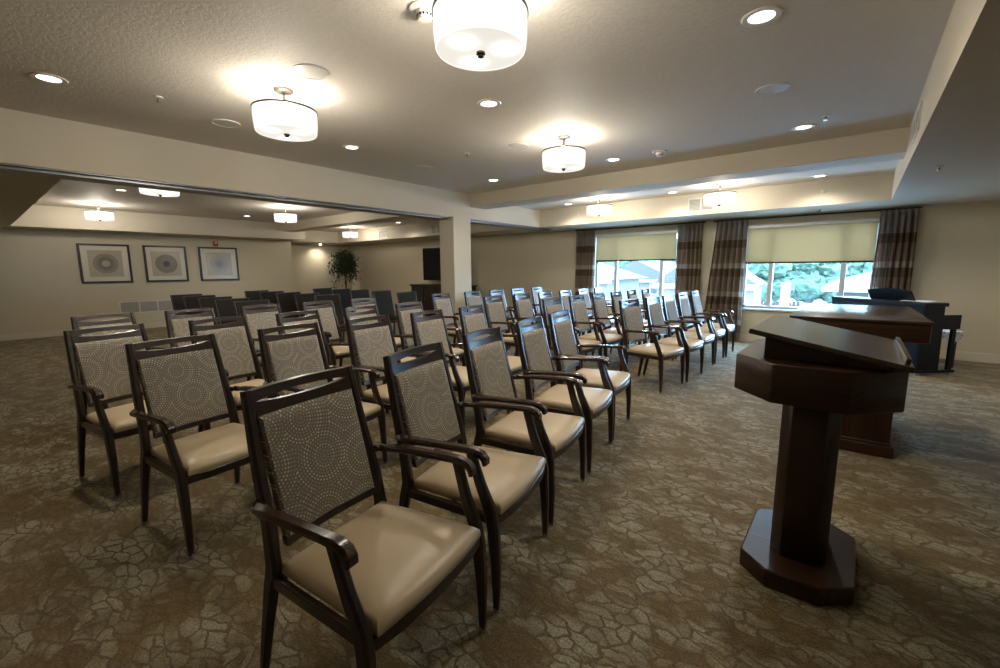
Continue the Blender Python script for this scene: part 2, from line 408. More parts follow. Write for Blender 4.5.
soffit('trim_9', (-13.3, Y2, ZS), (XH1, YW, ZC + .02))
soffit('trim_10', (XP, YN, ZS), (XH1, .72, ZC + .02))
# square column carrying the header
soffit('trim_11', (-5.68, 5.33, 0), (-5.34, 5.75, ZS))
struct('trim_12', MB().box((-5.76, YN, ZS - .012), (-5.40, 5.33, ZS)).box((-5.70, YN, ZS - .035), (-5.46, 5.33, ZS - .012)).box((-5.76, 5.75, ZS - .012), (-5.40, Y2 + .5, ZS)).box((-5.70, 5.75, ZS - .035), (-5.46, Y2 + .5, ZS - .012)), M['track'])
def wall(name, a, b): return struct(name, MB().box(a, b), M['wall'])
wall('wall_left', (XP - .2, YN, 0), (XP, 6.37, ZC))
wall('wall_alcove', (XA - .15, 6.17, 0), (XA, YW + .15, ZC))
wall('wall_return', (XA - .15, 6.22, 0), (XP - .1, 6.368, ZC))
wall('wall_near', (XA - .15, YN - .15, 0), (XWR + .15, YN, ZC))
wall('wall_right', (XWR, YN, 0), (XWR + .15, YW + .15, ZC))
W1, W2 = (-4.60, -2.80), (-1.64, .20)
ZSILL, ZHEAD = .62, 2.08
b = MB()
b.box((XA, YW, 0), (W1[0], YW + .15, ZC)).box((W1[1], YW, 0), (W2[0], YW + .15, ZC)).box((W2[1], YW, 0), (XWR, YW + .15, ZC))
for w in (W1, W2): b.box((w[0], YW, 0), (w[1], YW + .15, ZSILL)).box((w[0], YW, ZHEAD), (w[1], YW + .15, ZC))
struct('wall_back', b, M['wall'])
def baseboard(name, a, b_): return struct(name, MB().box(a, b_), M['base'])
bb = MB(); prof = lambda y: None
baseboard('baseboard_left', (XP, YN, 0), (XP + .015, 6.37, .125))
baseboard('baseboard_back', (XA, YW - .015, 0), (XWR, YW, .125))
baseboard('baseboard_right', (XWR - .015, YN, 0), (XWR, YW, .125))

# windows
def window(name, x0, x1, mull):
    e = empty(name, ((x0 + x1) / 2, YW + .07, ZSILL)); e['kind'] = 'structure'
    cx, cy, cz = e.location; f = MB(); t = .05
    y0, y1 = YW + .05 - cy, YW + .11 - cy
    X0, X1, H = x0 - cx, x1 - cx, ZHEAD - ZSILL
    f.box((X0, y0, 0), (X0 + t, y1, H)).box((X1 - t, y0, 0), (X1, y1, H)).box((X0, y0, 0), (X1, y1, t)).box((X0, y0, H - t), (X1, y1, H))
    for mx in mull: f.box((mx - cx - .035, y0 - .01, 0), (mx - cx + .035, y1, H))
    # meeting rails of the two sash lights at the sides
    f.box((X0, y0, .86), (mull[0] - cx, y1, .90)).box((mull[1] - cx, y0, .86), (X1, y1, .90))
    f.build('window_frame', M['alu'], e)
    MB().box((X0 + t * .5, .012, t * .5), (X1 - t * .5, .016, H - t * .5)).build('glass_pane', M['glass'], e, smooth=0)
    MB().box((X0 - .04, -.11, -.035), (X1 + .04, y0 + .01, 0), .006).build('window_sill', M['sill'], e)
    l = bpy.data.lights.new('window_daylight', 'AREA'); l.shape = 'RECTANGLE'; l.size = x1 - x0; l.size_y = ZHEAD - ZSILL
    l.cycles.is_portal = True
    lo = bpy.data.objects.new('window_daylight', l); COL.objects.link(lo); lo.parent = e
    lo.location = (0, .09, H / 2); lo.rotation_euler = (R(90), 0, PI)
    return e
window('window_1', *W1, (-4.12, -3.13))
window('window_2', *W2, (-1.21, -.20))

def shade(x0, x1, zb, label):
    e = empty('roller_shade', ((x0 + x1) / 2, YW - .03, zb)); tag(e, label, 'window shade', 'roller shades')
    w = (x1 - x0) / 2; H = 2.03 - zb
    MB().box((-w, -.002, .02), (w, .0, H)).build('shade_cloth', M['shade'], e, smooth=0)
    MB().box((-w, -.012, 0), (w, .010, .028), .004).build('hem_bar', M['dark_metal'], e)
    MB().box((-w - .01, -.03, H), (w + .01, .028, H + .055), .008).build('headrail', M['alu'], e)
    return e
shade(-4.555, -2.83, 1.50, 'half lowered beige roller shade on the left window behind the chairs')
shade(-1.60, .165, 1.415, 'half lowered beige roller shade on the right window behind the piano')

def curtain(x0, x1, folds, flare, label, seed):
    rnd = random.Random(seed)
    e = empty('curtain', ((x0 + x1) / 2, YW - .13, 0)); tag(e, label, 'curtain', 'striped curtains')
    cx = (x0 + x1) / 2; w = (x1 - x0) / 2; bm = bmesh.new(); NX, NZ = folds * 12, 26
    ph = [rnd.uniform(-.25, .25) for _ in range(folds + 1)]; rows = []
    for j in range(NZ + 1):
        z = .02 + (2.17 - .02) * j / NZ; t = j / NZ
        row = []
        for i in range(NX + 1):
            u = i / NX; k = u * folds
            a = math.sin(2 * PI * (k + ph[int(min(k, folds - 1))] * .3 * (1 - t)))
            amp = .052 * (1 - .45 * max(0, (t - .85) / .15)) * (1 + .25 * math.sin(k * 2.1 + seed))
            s = 1 if flare >= 0 else -1
            xx = (-w + 2 * w * u) * (1 + .05 * (1 - t)) + flare * (1 - t) * (1 - u if flare < 0 else u) + .010 * math.cos(2 * PI * k)
            row.append(bm.verts.new((xx, a * amp - .005 * abs(a), z)))
        rows.append(row)
    for a, b_ in zip(rows, rows[1:]):
        for i in range(NX): bm.faces.new([a[i], a[i + 1], b_[i + 1], b_[i]])
    bmesh.ops.solidify(bm, geom=bm.faces[:], thickness=.004)
    mb = MB(); mb.bm.free(); mb.bm = bm
    mb.build('curtain_panel', M['curtain'], e, smooth=60)
    h = MB()
    for k in range(folds):
        x = -w + 2 * w * (k + .5) / folds
        h.box((x - .012, -.03, 2.10), (x + .012, .01, 2.185), .004)
    h.box((-w, -.014, 2.150), (w, .006, 2.178), .002)
    h.build('curtain_heading', M['curtain'], e)
    return e
curtain(-5.02, -4.55, 6, 0, 'brown striped curtain at the left edge of the left window', 1)
curtain(-2.80, -2.34, 6, 0, 'brown striped curtain at the right edge of the left window', 2)
curtain(-2.10, -1.60, 6, -.16, 'brown striped curtain at the left edge of the right window', 3)
curtain(.17, .60, 6, -.03, 'brown striped curtain at the right edge of the right window behind the piano', 4)
def rod(x0, x1, label):
    e = empty('curtain_rod', ((x0 + x1) / 2, YW - .10, 2.195)); tag(e, label, 'curtain rod', 'black curtain rods'); w = (x1 - x0) / 2
    MB().tube([(-w, 0, 0), (w, 0, 0)], .013, 10).build('rod', M['frame_black'], e)
    b = MB()
    for s in (-1, 1): b.lathe([(.0, -.001), (.02, .002), (.02, .022), (.0, .026)], 12).bm
    b.bm.free()
    for s in (-.96, 0, .96): MB().box((s * w - .01, -.012, -.012), (s * w + .01, .10, .02), .003).build('bracket', M['frame_black'], e)
    return e
rod(-5.05, -2.30, 'black rod above the left window carrying its curtains')
rod(-2.16, .63, 'black rod above the right window carrying its curtains')

# ------------------------------------------------------------------ armchair
YB = lambda z: -.44 - (z - .45) * .2547
def make_armchair():
    t = empty('armchair')
    for s in (-1, 1):
        # rear leg running up into the back post
        pts = [(s * .250, -.540, .012), (s * .243, -.505, .20), (s * .236, -.472, .36), (s * .231, -.458, .43), (s * .226, -.474, .55), (s * .217, -.520, .73), (s * .2035, -.572, .9815)]
        L = MB().sweep(pts, [(.026, .026), (.032, .037), (.037, .049), (.037, .052), (.035, .047), (.034, .038), (.032, .028)]).build('leg', M['frame_wood'], t)
        MB().lathe([(.011, 0), (.014, .003), (.014, .020), (.011, .024)], 12, (s * .250, -.540)).build('glide', M['glide'], L)
        pts = [(s * .276, 0, .012), (s * .275, -.002, .20), (s * .274, -.012, .36), (s * .273, -.022, .42), (s * .276, -.066, .53), (s * .280, -.104, .655)]
        L = MB().sweep(pts, [(.026, .026), (.034, .040), (.038, .052), (.036, .052), (.032, .043), (.030, .038)]).build('leg', M['frame_wood'], t)
        MB().lathe([(.011, 0), (.014, .003), (.014, .020), (.011, .024)], 12, (s * .276, 0)).build('glide', M['glide'], L)
        pts = [(s * .222, -.500, .634), (s * .243, -.490, .638), (s * .260, -.465, .642), (s * .270, -.415, .647), (s * .274, -.350, .652), (s * .277, -.220, .658), (s * .280, -.125, .662), (s * .280, -.085, .661), (s * .280, -.055, .652), (s * .280, -.040, .636), (s * .280, -.037, .616)]
        sd = [(0, 1, 0), (0, 1, 0), (s * .5, 1, 0), (s, .5, 0)] + [(s, 0, 0)] * 7
        MB().sweep(pts, [(.034, .024), (.036, .026), (.040, .026), (.042, .026), (.042, .026), (.040, .026), (.042, .028), (.043, .030), (.043, .030), (.042, .026), (.040, .016)], sd, .3).build('armrest', M['arm_wood'], t)
    # back frame: top rail over a lens shaped slot, lower cross rail, bottom rail
    fb = MB(); N = 14; W = .192
    def rail(zlo, zhi, th):
        rings = []
        for i in range(N + 1):
            x = -W + 2 * W * i / N; q = 1 - (x / W) ** 2
            a, b_ = zlo(q), zhi(q); bow = -.014 * q
            rings.append([(x, YB(a) + bow + th / 2, a), (x, YB(b_) + bow + th / 2, b_), (x, YB(b_) + bow - th / 2, b_), (x, YB(a) + bow - th / 2, a)])
        fb.loft(rings)
    rail(lambda q: .944 + .012 * q, lambda q: .980 + .003 * q, .026)
    rail(lambda q: .892, lambda q: .944 - .016 * q, .020)
    fb.build('back_frame', M['frame_wood'], t)
    fb = MB(); rail(lambda q: .482, lambda q: .508, .024); fb.build('bottom_rail', M['frame_wood'], t)
    # upholstered back pad
    rings = []
    x1, z0, z1 = .189, .507, .896
    def ring(ins, off):
        pts = []
        for (x, z) in ((-x1 + ins, z0 + ins), (0, z0 + ins), (x1 - ins, z0 + ins), (x1 - ins, (z0 + z1) / 2), (x1 - ins, z1 - ins), (0, z1 - ins), (-x1 + ins, z1 - ins), (-x1 + ins, (z0 + z1) / 2)):
            pts.append((x, YB(z) + off - .014 * (1 - (x / W) ** 2), z))
        return pts
    MB().loft([ring(.05, -.028), ring(.010, -.024), ring(0, -.014), ring(0, .012), ring(.008, .022), ring(.035, .029), ring(.10, .033)]).build('backrest', M['fabric'], t)
    # seat rails
    sr = MB()
    for s in (-1, 1): sr.sweep([(s * .234, -.462, .383), (s * .262, -.02, .383)], (.024, .040), (1, 0, 0), .15)
    sr.box((-.23, -.474, .363), (.23, -.450, .403), .003)
    sr.sweep([(-.262, -.008, .383), (-.17, .012, .383), (0, .022, .383), (.17, .012, .383), (.262, -.008, .383)], (.040, .024), (0, 0, 1), .15)
    sr.build('seat_frame', M['frame_wood'], t)
    # seat cushion
    def outline(k, z, up=0):
        P = []
        def add(x, y): P.append((x * k, (y + .22) * k - .22, z))
        for i in range(9):
            x = -.252 + .504 * i / 8; add(x, .012 + .020 * (1 - (x / .252) ** 2))
        for i in range(1, 7): f = i / 6; add(.252 - .030 * f, .012 - .450 * f)
        for i in range(1, 9): add(.222 - .444 * i / 8, -.438 - .006 * math.sin(PI * i / 8))
        for i in range(1, 6): f = i / 6; add(-.222 - .030 * f, -.438 + .450 * f)
        return P
    MB().loft([outline(.985, .402), outline(1.0, .408), outline(1.0, .422), outline(.992, .432), outline(.93, .446), outline(.80, .458), outline(.58, .466), outline(.28, .470), outline(.02, .471)]).build('seat', M['seat'], t, smooth=50)
    return t

rows = [
 ('first row', 'left', [(-.946, .826, -80.5), (-1.072, 1.473, -77.2), (-1.212, 2.11, -79), (-1.336, 2.78, -79.5), (-1.453, 3.392, -79.9)]),
 ('second row', 'left', [(-2.416, .817, -80.4), (-2.448, 1.475, -82), (-2.455, 2.11, -82.0), (-2.47, 2.75, -80.8), (-2.50, 3.39, -79.5)]),
 ('third row', 'left', [(-3.438, .72, -77.5), (-3.43, 1.39, -79.3), (-3.42, 2.04, -79), (-3.41, 2.687, -79.7), (-3.435, 3.335, -80)]),
 ('fourth row', 'left', [(-4.60, .875, -79), (-4.60, 1.52, -79.6), (-4.56, 2.17, -80), (-4.53, 2.82, -80), (-4.53, 3.465, -79)]),
 ('first row', 'right', [(-1.534, 4.955, -96.5), (-1.467, 5.60, -92.0), (-1.476, 6.24, -90), (-1.475, 6.87, -89), (-1.468, 7.50, -88)]),
 ('second row', 'right', [(-2.45, 4.77, -88), (-2.45, 5.42, -87), (-2.44, 6.06, -86), (-2.44, 6.69, -85), (-2.44, 7.32, -84.5), (-2.44, 7.95, -84)]),
 ('third row', 'right', [(-3.36, 4.72, -84), (-3.34, 5.36, -85), (-3.34, 6.0, -84), (-3.34, 6.63, -84), (-3.34, 7.26, -83.5), (-3.34, 7.89, -83)]),
 ('fourth row', 'right', [(-4.49, 4.81, -82), (-4.5, 5.54, -82.5), (-4.5, 6.18, -83), (-4.5, 6.81, -83), (-4.5, 7.47, -83)]),
]
ORD = ['nearest', 'second', 'third', 'fourth', 'fifth', 'sixth']
proto = make_armchair(); first = True
for rn, side, L in rows:
    for i, (x, y, a) in enumerate(L):
        o = proto if first else copy_tree(proto); first = False
        o.location = (x, y, 0); o.rotation_euler = (0, 0, R(a))
        blk = 'near block' if side == 'left' else 'window block'
        pos = 'nearest chair' if i == 0 else ('farthest chair' if i == len(L) - 1 else ORD[i] + ' chair from the camera')
        if side == 'left' and rn == 'first row' and i == 0:
            lab = 'large beige armchair in the foreground, the closest chair to the camera'
        else: lab = 'beige armchair, %s in the %s of the %s' % (pos, rn, blk)
        tag(o, lab, 'chair', 'armchairs with ring patterned backs')

# ------------------------------------------------------------------ dark side chairs at the back
def make_sidechair():
    t = empty('side_chair')
    yb = lambda z: -.42 - (z - .45) * .20
    def ringz(z, w, th): return [(-w, yb(z) + th / 2, z), (w, yb(z) + th / 2, z), (w, yb(z) - th / 2, z), (-w, yb(z) - th / 2, z)]
    MB().loft([ringz(.44, .205, .04), ringz(.60, .208, .045), ringz(.80, .218, .04), ringz(.945, .224, .032), ringz(.953, .218, .02)]).build('backrest', M['dark_fabric'], t)
    f = MB()
    for s in (-1, 1): f.sweep([(s * .222, yb(.45) - .004, .44), (s * .232, yb(.8) - .004, .80), (s * .238, yb(.95) - .004, .955)], (.016, .034), (1, 0, 0), .2)
    f.box((-.236, yb(.958) - .018, .950), (.236, yb(.958) + .016, .960), .003)
    f.build('back_frame', M['grey_metal'], t)
    def outl(k, z): return [((x) * k, (y + .21) * k - .21, z) for x, y in ((-.23, .0), (0, .012), (.23, 0), (.225, -.2), (.21, -.42), (0, -.425), (-.21, -.42), (-.225, -.2))]
    MB().loft([outl(1, .40), outl(1, .44), outl(.96, .46), outl(.7, .475), outl(.02, .48)]).build('seat', M['dark_fabric'], t)
    for s in (-1, 1):
        MB().sweep([(s * .222, -.02, 0), (s * .218, -.02, .41)], (.022, .022)).build('leg', M['grey_metal'], t)
        MB().sweep([(s * .22, -.47, 0), (s * .215, -.42, .44)], (.022, .022)).build('leg', M['grey_metal'], t)
    return t
sproto = make_sidechair(); first = True
side_rows = [('row nearest the pictures', 2.46, [-6.35, -7.03, -7.68, -8.40, -9.05], .55), ('middle row', 3.78, [-6.75, -7.42, -8.10, -8.78, -9.46], .55), ('row nearest the potted tree', 5.08, [-6.33, -7.08, -7.82, -8.50, -9.25], .55)]
for rn, y, xs, _ in side_rows:
    for i, x in enumerate(xs):
        o = sproto if first else copy_tree(sproto); first = False
        o.location = (x + .52, y + .09, 0); o.rotation_euler = (0, 0, R(-80))
        tag(o, 'dark grey side chair, %s in the %s of plain chairs' % (['nearest', 'second', 'third', 'fourth', 'farthest'][i], rn), 'chair', 'plain dark chairs at the back')

# ------------------------------------------------------------------ lectern
def octo(x0, x1, y0, y1, cx, cy): return [(x0 + cx, y0), (x1 - cx, y0), (x1, y0 + cy), (x1, y1 - cy), (x1 - cx, y1), (x0 + cx, y1), (x0, y1 - cy), (x0, y0 + cy)]
le = empty('lectern', (-.105, 2.33, 0)); tag(le, 'dark wooden lectern with slanted reading top on an eight sided pedestal', 'lectern')
MB().prism(octo(-.208, .206, -.305, .305, .112, .097), 0, .082, .006).build('base', M['lectern_h'], le)
MB().prism(octo(-.105, .105, -.160, .160, .045, .055), .082, .84, .002).build('pedestal', M['lectern_v'], le)
MB().prism(octo(-.275, .275, -.405, .405, .155, .155), .838, .992, .005).build('desk_box', M['lectern_h'], le)
# sloped plinth and reading board
def slz(x): return 1.098 - (x + .235) * .19
pl = MB(); bm = pl.bm
P = [(-.165, -.30), (.235, -.30), (.235, .30), (-.165, .30)]
lo = [bm.verts.new((x, y, .992)) for x, y in P]; hi = [bm.verts.new((x, y, slz(x) - .002)) for x, y in P]
bm.faces.new(lo[::-1]); bm.faces.new(hi)
for i in range(4): bm.faces.new([lo[i], lo[(i + 1) % 4], hi[(i + 1) % 4], hi[i]])
pl.build('plinth', M['lectern_v'], le, smooth=0)
sl = math.atan(.19); mt = Matrix.Translation((.02, 0, slz(.02))) @ Matrix.Rotation(sl, 4, 'Y')
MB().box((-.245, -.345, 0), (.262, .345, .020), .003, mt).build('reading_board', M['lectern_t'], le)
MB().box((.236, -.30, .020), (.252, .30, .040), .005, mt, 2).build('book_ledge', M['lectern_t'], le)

# pedestal table behind it
tb = empty('pedestal_table', (.002, 4.54, 0), R(1)); tag(tb, 'dark wooden table with a deep apron and a panelled pedestal behind the lectern', 'table')
MB().box((-.378, -.69, .862), (.378, .69, .985), .012, None, 2).build('apron', M['lectern_h'], tb)
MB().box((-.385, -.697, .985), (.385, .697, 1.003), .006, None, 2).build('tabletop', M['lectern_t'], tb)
MB().box((-.265, -.50, .10), (.265, .50, .862), .003).build('pedestal', M['lectern_v'], tb)
MB().box((-.29, -.525, 0), (.29, .525, .085), .004).prism([(-.277, -.512), (.277, -.512), (.277, .512), (-.277, .512)], .085, .103, .006).build('plinth', M['lectern_h'], tb)

# ------------------------------------------------------------------ digital piano (seen from behind)
pn = empty('digital_piano', (.67, 7.39, 0), R(-46.7)); tag(pn, 'navy black upright digital piano turned with its back to the room', 'piano')
# local: -x along the back panel towards the window, +y towards the player
Wp = 1.39
MB().box((-Wp, 0, .04), (0, .03, .86), .004).build('back_panel', M['piano'], pn)
MB().box((-Wp - .01, -.01, .86), (.01, .30, .905), .006).build('top', M['piano'], pn)
for x in (-Wp, -.035):
    MB().prism([(.0, .03), (.28, .03), (.26, .86), (.0, .86)], 0, .035, .002, Matrix.Translation((x, .0, 0)) @ Matrix(((0, 0, 1, 0), (1, 0, 0, 0), (0, 1, 0, 0), (0, 0, 0, 1)))).build('side_panel', M['piano'], pn)
    MB().box((x, .25, .58), (x + .035, .50, .755), .004).build('cheek', M['piano'], pn)
    MB().box((x, .40, .05), (x + .035, .455, .58), .003).build('leg', M['piano'], pn)
    f = MB().box((x - .005, -.02, .03), (x + .04, .50, .065), .004).build('foot', M['piano'], pn)
    for y in (.01, .46):
        MB().lathe([(.0, -.018), (.022, -.018), (.026, -.012), (.026, .012), (.022, .018), (.0, .018)], 14).build('caster', M['glide'], f, loc=(x + .018, y, .026), rot=(0, R(90), 0))
MB().box((-Wp + .03, .22, .60), (-.03, .49, .70), .004).build('key_bed', M['piano'], pn)
k = MB()
for i in range(52): k.box((-Wp + .07 + i * .0238, .33, .70), (-Wp + .07 + i * .0238 + .0226, .47, .712))
k.build('keys', M['keys'], pn, smooth=0)
# curved music rest leaning on the top
mr = MB(); rings = []
for i in range(13):
    u = i / 12; x = -.86 + .62 * u; top = 1.065 - .030 * (2 * u - 1) ** 2 + .0; inn = .03 * (0 if 0 < i < 12 else 1)
    rings.append([(x, .115, .905), (x, .035 , top), (x, .050, top + .004), (x, .13, .905)])
mr.loft(rings).build('music_rest', M['piano'], pn)
pb = empty('piano_bench', (.67 + .6 * .0, 7.39, 0), R(-46.7)); tag(pb, 'piano bench under a white floral cloth, behind the dark piano', 'bench')
pb.location = pn.matrix_basis @ Vector((-.62, .58, 0))
MB().box((-.30, -.0, .42), (.30, .34, .49), .012, None, 2).build('seat', M['dark_wood'], pb)
for sx in (-.28, .24):
    for sy in (.015, .28): MB().box((sx, sy, 0), (sx + .04, sy + .04, .42), .003).build('leg', M['dark_wood'], pb)
c = MB(); c.box((-.315, -.012, .4915), (.315, .352, .498), .003)
bm = c.bm
NXc = 24
top = []; bot = []
per = [(-.315 + .63 * i / NXc, -.014) for i in range(NXc + 1)] + [(.317, -.014 + .368 * i / 12) for i in range(1, 13)]
for i, (x, y) in enumerate(per):
    wv = .006 * math.sin(i * 1.9); hz = .36 + .05 * math.sin(i * .75) + .02 * math.sin(i * 2.3)
    top.append(bm.verts.new((x, y, .495))); bot.append(bm.verts.new((x + (wv if i > NXc else 0), y - .01 - (wv if i <= NXc else 0), hz)))
nf = [bm.faces.new([top[i], top[i + 1], bot[i + 1], bot[i]]) for i in range(len(per) - 1)]
bmesh.ops.solidify(bm, geom=nf, thickness=.004)
o = c.build('bench_cloth', M['floral'], None, loc=tuple(pb.location), rot=(0, 0, R(-46.7)))
tag(o, 'white cloth with small blue flowers draped over the piano bench', 'cloth')
sm = MB()
for i, (dx, dy, rz) in enumerate(((0, 0, .1), (.02, .01, -.25), (-.01, .0, .4))):
    sm.box((-.15, -.10, .0 + i * .004), (.15, .10, .003 + i * .004), 0, Matrix.Translation((dx, dy, 0)) @ Matrix.Rotation(rz, 4, 'Z'))
o = sm.build('sheet_music', M['paper'], None, smooth=0, loc=tuple(pn.matrix_basis @ Vector((-.22, .14, .9085))), rot=(0, 0, R(-40)))
tag(o, 'loose white sheets of music lying on the piano top', 'sheet music')

# ------------------------------------------------------------------ television on cabinet
cb = empty('media_cabinet', (-9.25, 8.72, 0)); tag(cb, 'low dark wooden cabinet under the television by the back wall', 'cabinet')
MB().box((-1.10, -.22, .06), (1.10, .24, .88), .004).build('cabinet_body', M['dark_wood'], cb)
MB().box((-1.14, -.26, .88), (1.14, .26, .925), .010, None, 2).build('cabinet_top', M['dark_wood'], cb)
MB().box((-1.08, -.20, 0), (1.08, .22, .06)).build('plinth', M['dark_wood'], cb, smooth=0)
for i in range(4):
    x = -1.08 + i * .54
    d = MB().box((x + .01, -.238, .09), (x + .53, -.22, .86), .004).build('door', M['dark_wood'], cb)
    MB().tube([(x + (.48 if i % 2 == 0 else .06), -.255, .46), (x + (.48 if i % 2 == 0 else .06), -.255, .56)], .006, 8).build('handle', M['nickel'], d)
tv = empty('television', (-9.20, 8.70, .925)); tag(tv, 'large black flat television standing on the dark cabinet beside the column', 'television')
MB().box((-.80, -.02, .115), (.80, .03, 1.045), .008, None, 2).build('bezel', M['black_gloss'], tv)
MB().box((-.785, -.0215, .135), (.785, -.019, 1.03)).build('screen', M['screen'], tv, smooth=0)
MB().prism([(-.30, -.15), (.30, -.15), (.24, .15), (-.24, .15)], 0, .015, .004).box((-.05, -.005, .01), (.05, .03, .14), .004).build('stand', M['black_gloss'], tv)

# ------------------------------------------------------------------ potted ficus
fx, fy = -13.55, 8.30
ft = empty('potted_tree', (fx, fy, 0)); tag(ft, 'leafy green potted tree standing in the far corner of the room', 'plant')
MB().lathe([(.12, 0), (.15, .02), (.19, .30), (.205, .33), (.18, .335), (.17, .29), (.0, .285)], 24).build('pot', M['pot'], ft)
MB().lathe([(.0, .280), (.168, .282), (.165, .292), (.0, .298)], 20).build('soil', M['soil'], ft)
tr = MB()
tr.tube([(0, 0, .28), (.02, .01, .6), (-.02, 0, .95), (.01, .02, 1.25), (0, 0, 1.55)], [.028, .025, .022, .018, .010], 8)
tr.tube([(.02, 0, .28), (-.02, .015, .6), (.02, 0.01, .95), (-.02, -.01, 1.25), (-.03, 0, 1.5)], [.020, .018, .017, .014, .008], 8)
rl = random.Random(3); tips = []
for i in range(26):
    a = i * 2.399; z0 = 1.1 + .45 * rl.random(); r = .22 + .22 * rl.random(); z1 = z0 + .12 + .40 * rl.random()
    p1 = (math.cos(a) * r * .6, math.sin(a) * r * .6, min(z1, 2.08)); p2 = (math.cos(a) * r, math.sin(a) * r, min(z1, 2.08) - .15 - .25 * rl.random())
    tr.tube([(0, 0, z0), p1, p2], [.008, .006, .003], 5); tips += [p1, p2]
tr.build('trunk', M['bark'], ft)
lf = bmesh.new()
for i in range(2600):
    if i % 3:
        p = Vector(rl.choice(tips)) + Vector((rl.gauss(0, .09), rl.gauss(0, .09), rl.gauss(-.02, .11)))
    else:
        a = rl.uniform(0, 2 * PI); zz = rl.uniform(-1, 1); rr = rl.random() ** .4
        s_ = math.sqrt(1 - zz * zz); p = Vector((math.cos(a) * s_ * .38 * rr, math.sin(a) * s_ * .38 * rr, 1.62 + zz * .44 * rr))
    if p.z > 2.14: p.z = 2.14 - rl.random() * .1
    L, Wd = rl.uniform(.06, .105), rl.uniform(.016, .027)
    mrot = Matrix.Translation(p) @ Matrix.Rotation(rl.uniform(0, 2 * PI), 4, 'Z') @ Matrix.Rotation(rl.uniform(.3, 1.5), 4, 'Y')
    vs = [lf.verts.new(mrot @ Vector(q)) for q in ((0, 0, 0), (L * .45, Wd, .006), (L, 0, 0), (L * .45, -Wd, .006))]
    lf.faces.new([vs[0], vs[1], vs[2]]); lf.faces.new([vs[0], vs[2], vs[3]])
mb = MB(); mb.bm.free(); mb.bm = lf
me = bpy.data.meshes.new('foliage'); lf.to_mesh(me); lf.free(); me.materials.append(M['leaf'])
o = bpy.data.objects.new('foliage', me); COL.objects.link(o); o.parent = ft

# ------------------------------------------------------------------ pictures, alarm, vents
def picture(y0, y1, kind, label):
    yc, zc, w = (y0 + y1) / 2, 1.54, (y1 - y0) / 2
    e = empty('framed_picture', (XP, yc, zc)); tag(e, label, 'picture', 'three framed prints')
    H = .435; t = .042
    f = MB()
    for a, b_ in (((0, -w, H - t), (.035, w, H)), ((0, -w, -H), (.035, w, -H + t)), ((0, -w, -H + t), (.035, -w + t, H - t)), ((0, w - t, -H + t), (.035, w, H - t))): f.box(a, b_, .003)
    f.build('frame', M['frame_black'], e)
    MB().box((.004, -w + t, -H + t), (.018, w - t, H - t)).build('mat_board', M['mat_board'], e, smooth=0)
    MB().box((.018, -.295, -.295), (.021, .295, .295)).build('print', art('print_%s' % ['rings', 'spokes', 'burst'][kind], kind), e, smooth=0)
picture(1.68, 2.57, 0, 'black framed print of dark concentric rings, leftmost of three on the wall')
picture(2.82, 3.68, 1, 'black framed print of a dark spoked disc, middle of three on the wall')
picture(3.95, 4.86, 2, 'black framed print of a fine radiating burst, below the red alarm')
al = empty('fire_alarm', (XP, 4.36, 2.07)); tag(al, 'small red fire alarm strobe on the wall above the right picture', 'alarm')
MB().box((0, -.055, -.07), (.045, .055, .07), .008, None, 2).build('housing', M['red'], al)
MB().box((.045, -.03, .0), (.06, .03, .045), .006).build('strobe_lens', M['clear'], al)

def grille(name, loc, rz, w, h, cols, label, cat, grp=None, nsl=9, border=.022):
    # faces local -y
    e = empty(name, loc, rz); tag(e, label, cat, grp)
    f = MB(); t = border
    f.box((-w, -.012, -h), (w, 0, -h + t), .002).box((-w, -.012, h - t), (w, 0, h), .002)
    cw = (2 * w - t) / cols
    for i in range(cols + 1): f.box((-w + i * cw, -.012, -h + t), (-w + i * cw + t, 0, h - t), .001)
    f.build('frame', M['white'], e)
    MB().box((-w + t, -.003, -h + t), (w - t, -.001, h - t)).build('backing', M['grille'], e, smooth=0)
    s = MB()
    for i in range(nsl):
        z = -h + t + (2 * h - 2 * t) * (i + .5) / nsl
        s.box((-w + t, -.009, z - .0035), (w - t, -.002, z + .0025))
    s.build('slats', M['slat'], e, smooth=0)
    return e
grille('air_vent', (-2.145, Y2, 2.395), 0, .205, .115, 2, 'white double air vent on the soffit above the windows', 'vent', 'soffit vents')
grille('air_vent', (-10.86, Y2, 2.38), 0, .20, .115, 2, 'white double air vent on the far room soffit right of the hanging lamp', 'vent', 'soffit vents')
grille('air_vent', (-8.60, Y2, 2.38), 0, .20, .115, 2, 'white double air vent on the soffit just left of the column', 'vent', 'soffit vents')
grille('air_vent', (XR, 4.79, 2.44), R(-90), .25, .10, 2, 'white air vent on the side of the right soffit', 'vent', 'soffit vents')
grille('return_grille', (XP, 2.98, .525), R(90), .72, .14, 4, 'long low white return air grille on the left wall under the pictures', 'vent', None, 12, .02)

